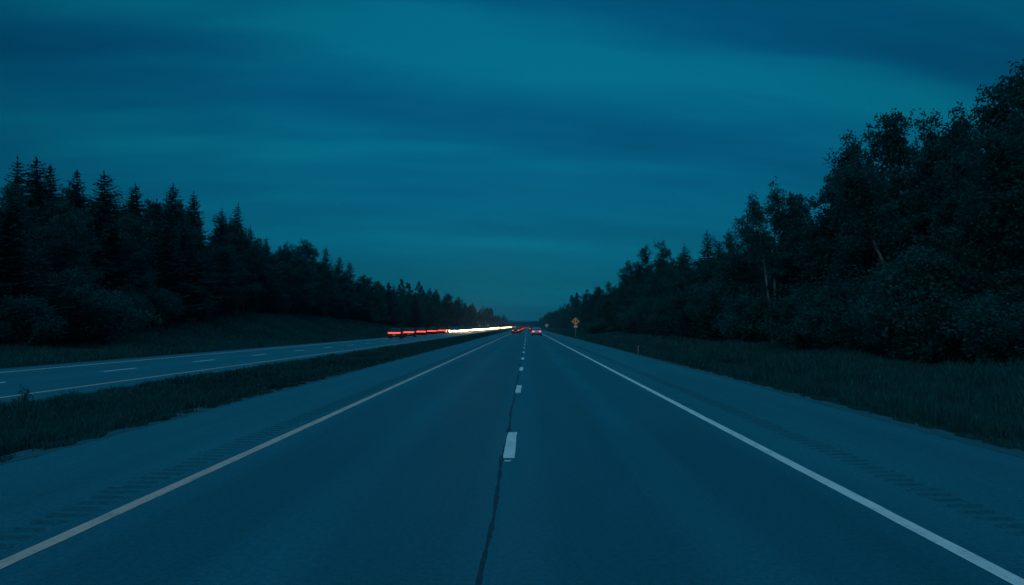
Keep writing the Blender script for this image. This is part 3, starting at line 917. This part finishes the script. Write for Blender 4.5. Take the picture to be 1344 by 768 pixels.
sx, sy = 7.55, 142.0
sg = empty('warning_sign', (sx, sy, Hs(sx, sy) - 0.05)); tag(sg, 'orange diamond warning sign with two dark symbols on a post in the right verge', 'road sign')
cz = 1.8 + 6.0 / FPX * sy - (Hs(sx, sy) - 0.05)
bm = bmesh.new(); bm_box(bm, (0, 0.03, cz / 2 + .1), (.07, .05, cz + .5)); bm_obj('post', bm, M['galv'], sg)
d = 0.66
bm = bmesh.new(); poly_prism(bm, [(0, cz - d), (d, cz), (0, cz + d), (-d, cz)], -0.012, 0.0)
bmesh.ops.bevel(bm, geom=[e for e in bm.edges if abs(e.verts[0].co.y - e.verts[1].co.y) > .005], offset=.07, segments=3, affect='EDGES')
pn = bm_obj('panel', bm, M['orange'], sg)
bm = bmesh.new()
for s in (-1, 1):                # border line of the diamond
    for t in (-1, 1):
        e, i = d - .06, d - .085
        poly_prism(bm, [(s * e, cz), (0, cz + t * e), (0, cz + t * i), (s * i, cz)], -.016, -.0125)
bm_obj('border', bm, M['black_print'], pn)
for s in (-1, 1):
    bm = bmesh.new()
    x0 = s * .20
    if s < 0: pts = [(x0 - .07, cz - .26), (x0 + .07, cz - .26), (x0 + .07, cz + .06), (x0 + .16, cz + .06), (x0, cz + .27), (x0 - .16, cz + .06), (x0 - .07, cz + .06)]
    else: pts = [(x0 - .07, cz + .26), (x0 - .07, cz - .06), (x0 - .16, cz - .06), (x0, cz - .27), (x0 + .16, cz - .06), (x0 + .07, cz - .06), (x0 + .07, cz + .26)]
    poly_prism(bm, pts, -.016, -.0125); bm_obj('arrow', bm, M['black_print'], pn)
bm = bmesh.new(); bm_box(bm, (0, -.006, cz - d - .14), (.56, .012, .30), .004); bm_obj('plaque', bm, M['cream'], sg)

sx2, sy2 = 7.45, 348.0
s2 = empty('round_sign', (sx2, sy2, Hs(sx2, sy2) - .05)); tag(s2, 'small pale round sign far down the right verge before the vanishing point', 'road sign')
bm = bmesh.new(); bm_box(bm, (0, .03, 1.2), (.07, .05, 2.4)); bm_obj('post', bm, M['galv'], s2)
bm = bmesh.new(); bm_cyl(bm, (0, -.012, 2.1), (0, 0, 2.1), .62, seg=32); dp = bm_obj('disc', bm, M['white_sign'], s2)
bm = bmesh.new(); bm_cyl(bm, (0, -.02, 2.1), (0, -.0125, 2.1), .26, seg=24); bm_obj('symbol', bm, M['green_print'], dp)

px_, py_ = 7.25, 59.5
pp = empty('marker_post', (px_, py_, Hs(px_, py_) - .05)); tag(pp, 'thin pale marker post standing in the grass beside the right shoulder', 'marker post')
bm = bmesh.new(); bm_box(bm, (0, 0, .32), (.07, .03, .70), .012); bm_obj('post', bm, plain('post_plastic', (.16, .24, .24), .5), pp)
bm = bmesh.new(); bm_box(bm, (0, -.0175, .56), (.05, .005, .10)); bm_obj('reflector', bm, M['galv'], pp)

# ---------------------------------------------------------------- weeds on the far lip of the median
def weed(x, y, h, label, seed):
    rng = np.random.default_rng(seed)
    o = empty('weed', (x, y, Hs(x, y) - .03)); tag(o, label, 'weed')
    parts, pts = [], []
    for k in range(4):
        a = rng.uniform(0, 6.28); l = rng.uniform(.05, .22) * h
        s = np.linspace(0, 1, 5)
        ax = np.array([[math.cos(a) * l * q, math.sin(a) * l * q, h * rng.uniform(.97, 1.0) * q * (1 - .12 * k)] for q in s])
        parts.append(tube(ax, [.008 * (1 - .6 * q) for q in s], 4))
        for q in np.linspace(.2, 1, 14):
            pts.append(np.array([np.interp(q, s, ax[:, j]) for j in range(3)]) + rng.normal(0, .035 + .03 * (1 - q), (5, 3)))
    v, f = join(parts); mobj('stem', np_mesh('stem', v, f, [M['bark']]), o)
    v, f = leaf_quads(np.concatenate(pts), .024, rng); mobj('leaves', np_mesh('leaves', v, f, [M['bush']]), o)
weed(-11.3, 20.3, 0.5, 'lone thin weed on the median, standing against the far carriageway at the left edge', 1)

# ---------------------------------------------------------------- haze
bm = bmesh.new(); bm_box(bm, (0, 1000, 19.0), (1500, 2700, 44.0))
hz, nt, bs = new_mat('dusk_haze')
nt.nodes.remove(bs)
pv = N(nt, 'ShaderNodeVolumePrincipled')
pv.inputs['Color'].default_value = (0.50, 0.82, 1.0, 1)
pv.inputs['Density'].default_value = 0.00015
pv.inputs['Anisotropy'].default_value = 0.82
nt.links.new(pv.outputs[0], nt.nodes['Material Output'].inputs['Volume'])
tag(bm_obj('haze', bm, hz), kind='stuff')

# ---------------------------------------------------------------- sky and light
SUN_EL, SUN_AZ = R(38), R(200)
w = bpy.data.worlds.new('World'); sc.world = w; w.use_nodes = True
nt = w.node_tree
bg = nt.nodes['Background']
sky = N(nt, 'ShaderNodeTexSky', sky_type='NISHITA')
sky.sun_disc = False; sky.sun_elevation = SUN_EL; sky.sun_rotation = SUN_AZ
sky.air_density = 1.2; sky.dust_density = 1.0; sky.ozone_density = 3.0
tc = N(nt, 'ShaderNodeTexCoord')
sep = N(nt, 'ShaderNodeSeparateXYZ'); nt.links.new(tc.outputs['Generated'], sep.inputs[0])
def math_(op, a, b=None, c=None):
    n = N(nt, 'ShaderNodeMath', operation=op)
    for i, v in enumerate((a, b, c)):
        if v is None: continue
        if hasattr(v, 'links'): nt.links.new(v, n.inputs[i])
        else: n.inputs[i].default_value = v
    return n.outputs[0]
dz = math_('MAXIMUM', sep.outputs['Z'], 0.0)
den = math_('ADD', dz, 0.25)
u = math_('DIVIDE', sep.outputs['X'], den); v_ = math_('DIVIDE', sep.outputs['Y'], den)
ph = math_('MULTIPLY_ADD', u, -0.16, v_)
comb = N(nt, 'ShaderNodeCombineXYZ')
nt.links.new(math_('MULTIPLY', u, 0.55), comb.inputs[0])
nt.links.new(math_('MULTIPLY', ph, 2.0), comb.inputs[1])
comb.inputs[2].default_value = 3.7
n1 = noise(nt, comb.outputs[0], 1.3, 3, 0.5)
n2 = noise(nt, comb.outputs[0], 4.5, 4, 0.55)
band = math_('COSINE', math_('MULTIPLY', math_('ADD', math_('MULTIPLY_ADD', n1, 0.5, ph), -2.35), 11.42))
amp = math_('EXPONENT', math_('MULTIPLY', math_('MAXIMUM', math_('SUBTRACT', ph, 2.3), 0.0), -1.6))
cl = math_('ADD', math_('MULTIPLY', n1, 0.82), math_('MULTIPLY', n2, 0.18))
cl = math_('MULTIPLY_ADD', math_('MULTIPLY', band, amp), -0.055, cl)
mr2 = N(nt, 'ShaderNodeMapRange'); mr2.interpolation_type = 'SMOOTHSTEP'; nt.links.new(ph, mr2.inputs[0])
mr2.inputs[1].default_value = 1.95; mr2.inputs[2].default_value = 2.6; mr2.inputs[3].default_value = 0.025; mr2.inputs[4].default_value = -0.075
cl = math_('ADD', cl, mr2.outputs[0])
# clouds: a teal overcast in streaks, brighter in the direction the road runs
cloud = ramp(nt, cl, [(0.34, (0.0001, 0.027, 0.084)), (0.50, (0.0002, 0.054, 0.124)), (0.68, (0.0006, 0.114, 0.176))])
az = math_('ARCTAN2', sep.outputs['X'], sep.outputs['Y'])
azf = math_('EXPONENT', math_('MULTIPLY', math_('MULTIPLY', az, az), -2.2))
azf = math_('MULTIPLY_ADD', azf, 0.62, 0.42)
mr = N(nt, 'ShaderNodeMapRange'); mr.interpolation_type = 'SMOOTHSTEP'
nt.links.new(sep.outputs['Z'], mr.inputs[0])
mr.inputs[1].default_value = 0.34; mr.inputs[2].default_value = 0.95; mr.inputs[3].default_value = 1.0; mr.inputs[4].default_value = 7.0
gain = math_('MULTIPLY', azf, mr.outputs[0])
skyt = mixc(nt, 1.0, sky.outputs[0], (0.003, 0.096, 0.121), 'MULTIPLY')
tot = mixc(nt, 0.88, skyt, cloud, 'MIX')
vm = N(nt, 'ShaderNodeVectorMath', operation='SCALE')
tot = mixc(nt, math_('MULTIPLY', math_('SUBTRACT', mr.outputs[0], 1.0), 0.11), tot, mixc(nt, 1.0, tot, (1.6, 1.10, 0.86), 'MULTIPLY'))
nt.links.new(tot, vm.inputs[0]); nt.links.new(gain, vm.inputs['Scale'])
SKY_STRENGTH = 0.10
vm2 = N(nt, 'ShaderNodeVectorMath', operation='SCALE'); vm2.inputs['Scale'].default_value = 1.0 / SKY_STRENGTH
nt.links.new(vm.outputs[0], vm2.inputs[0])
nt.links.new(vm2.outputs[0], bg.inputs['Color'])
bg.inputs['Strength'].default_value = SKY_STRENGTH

sd = bpy.data.lights.new('sun', 'SUN'); sd.energy = 0.42; sd.angle = R(60); sd.color = (1.0, 0.72, 0.60)
so = bpy.data.objects.new('sun', sd); link(so)
sdir = Vector((math.sin(SUN_AZ) * math.cos(SUN_EL), math.cos(SUN_AZ) * math.cos(SUN_EL), math.sin(SUN_EL)))
so.rotation_euler = sdir.to_track_quat('Z', 'Y').to_euler()

# ---------------------------------------------------------------- camera and render settings
cd = bpy.data.cameras.new('camera'); cd.lens = 36.0 * FPX / 1344; cd.sensor_width = 36.0; cd.clip_end = 6000; cd.clip_start = 0.05
co = bpy.data.objects.new('camera', cd); link(co)
co.location = (0, 0, CAMH)
co.rotation_euler = (R(90) + math.atan(44 / FPX), 0, math.atan(20 / FPX))
sc.camera = co
sc.render.engine = 'CYCLES'
sc.cycles.use_denoising = True
sc.cycles.max_bounces = 6
sc.cycles.transparent_max_bounces = 4
sc.cycles.volume_bounces = 1
sc.cycles.sample_clamp_indirect = 4.0
sc.view_settings.view_transform = 'Standard'
sc.view_settings.look = 'None'
sc.view_settings.exposure = 0.0
sc.view_settings.gamma = 1.0
sc.view_settings.use_curve_mapping = False
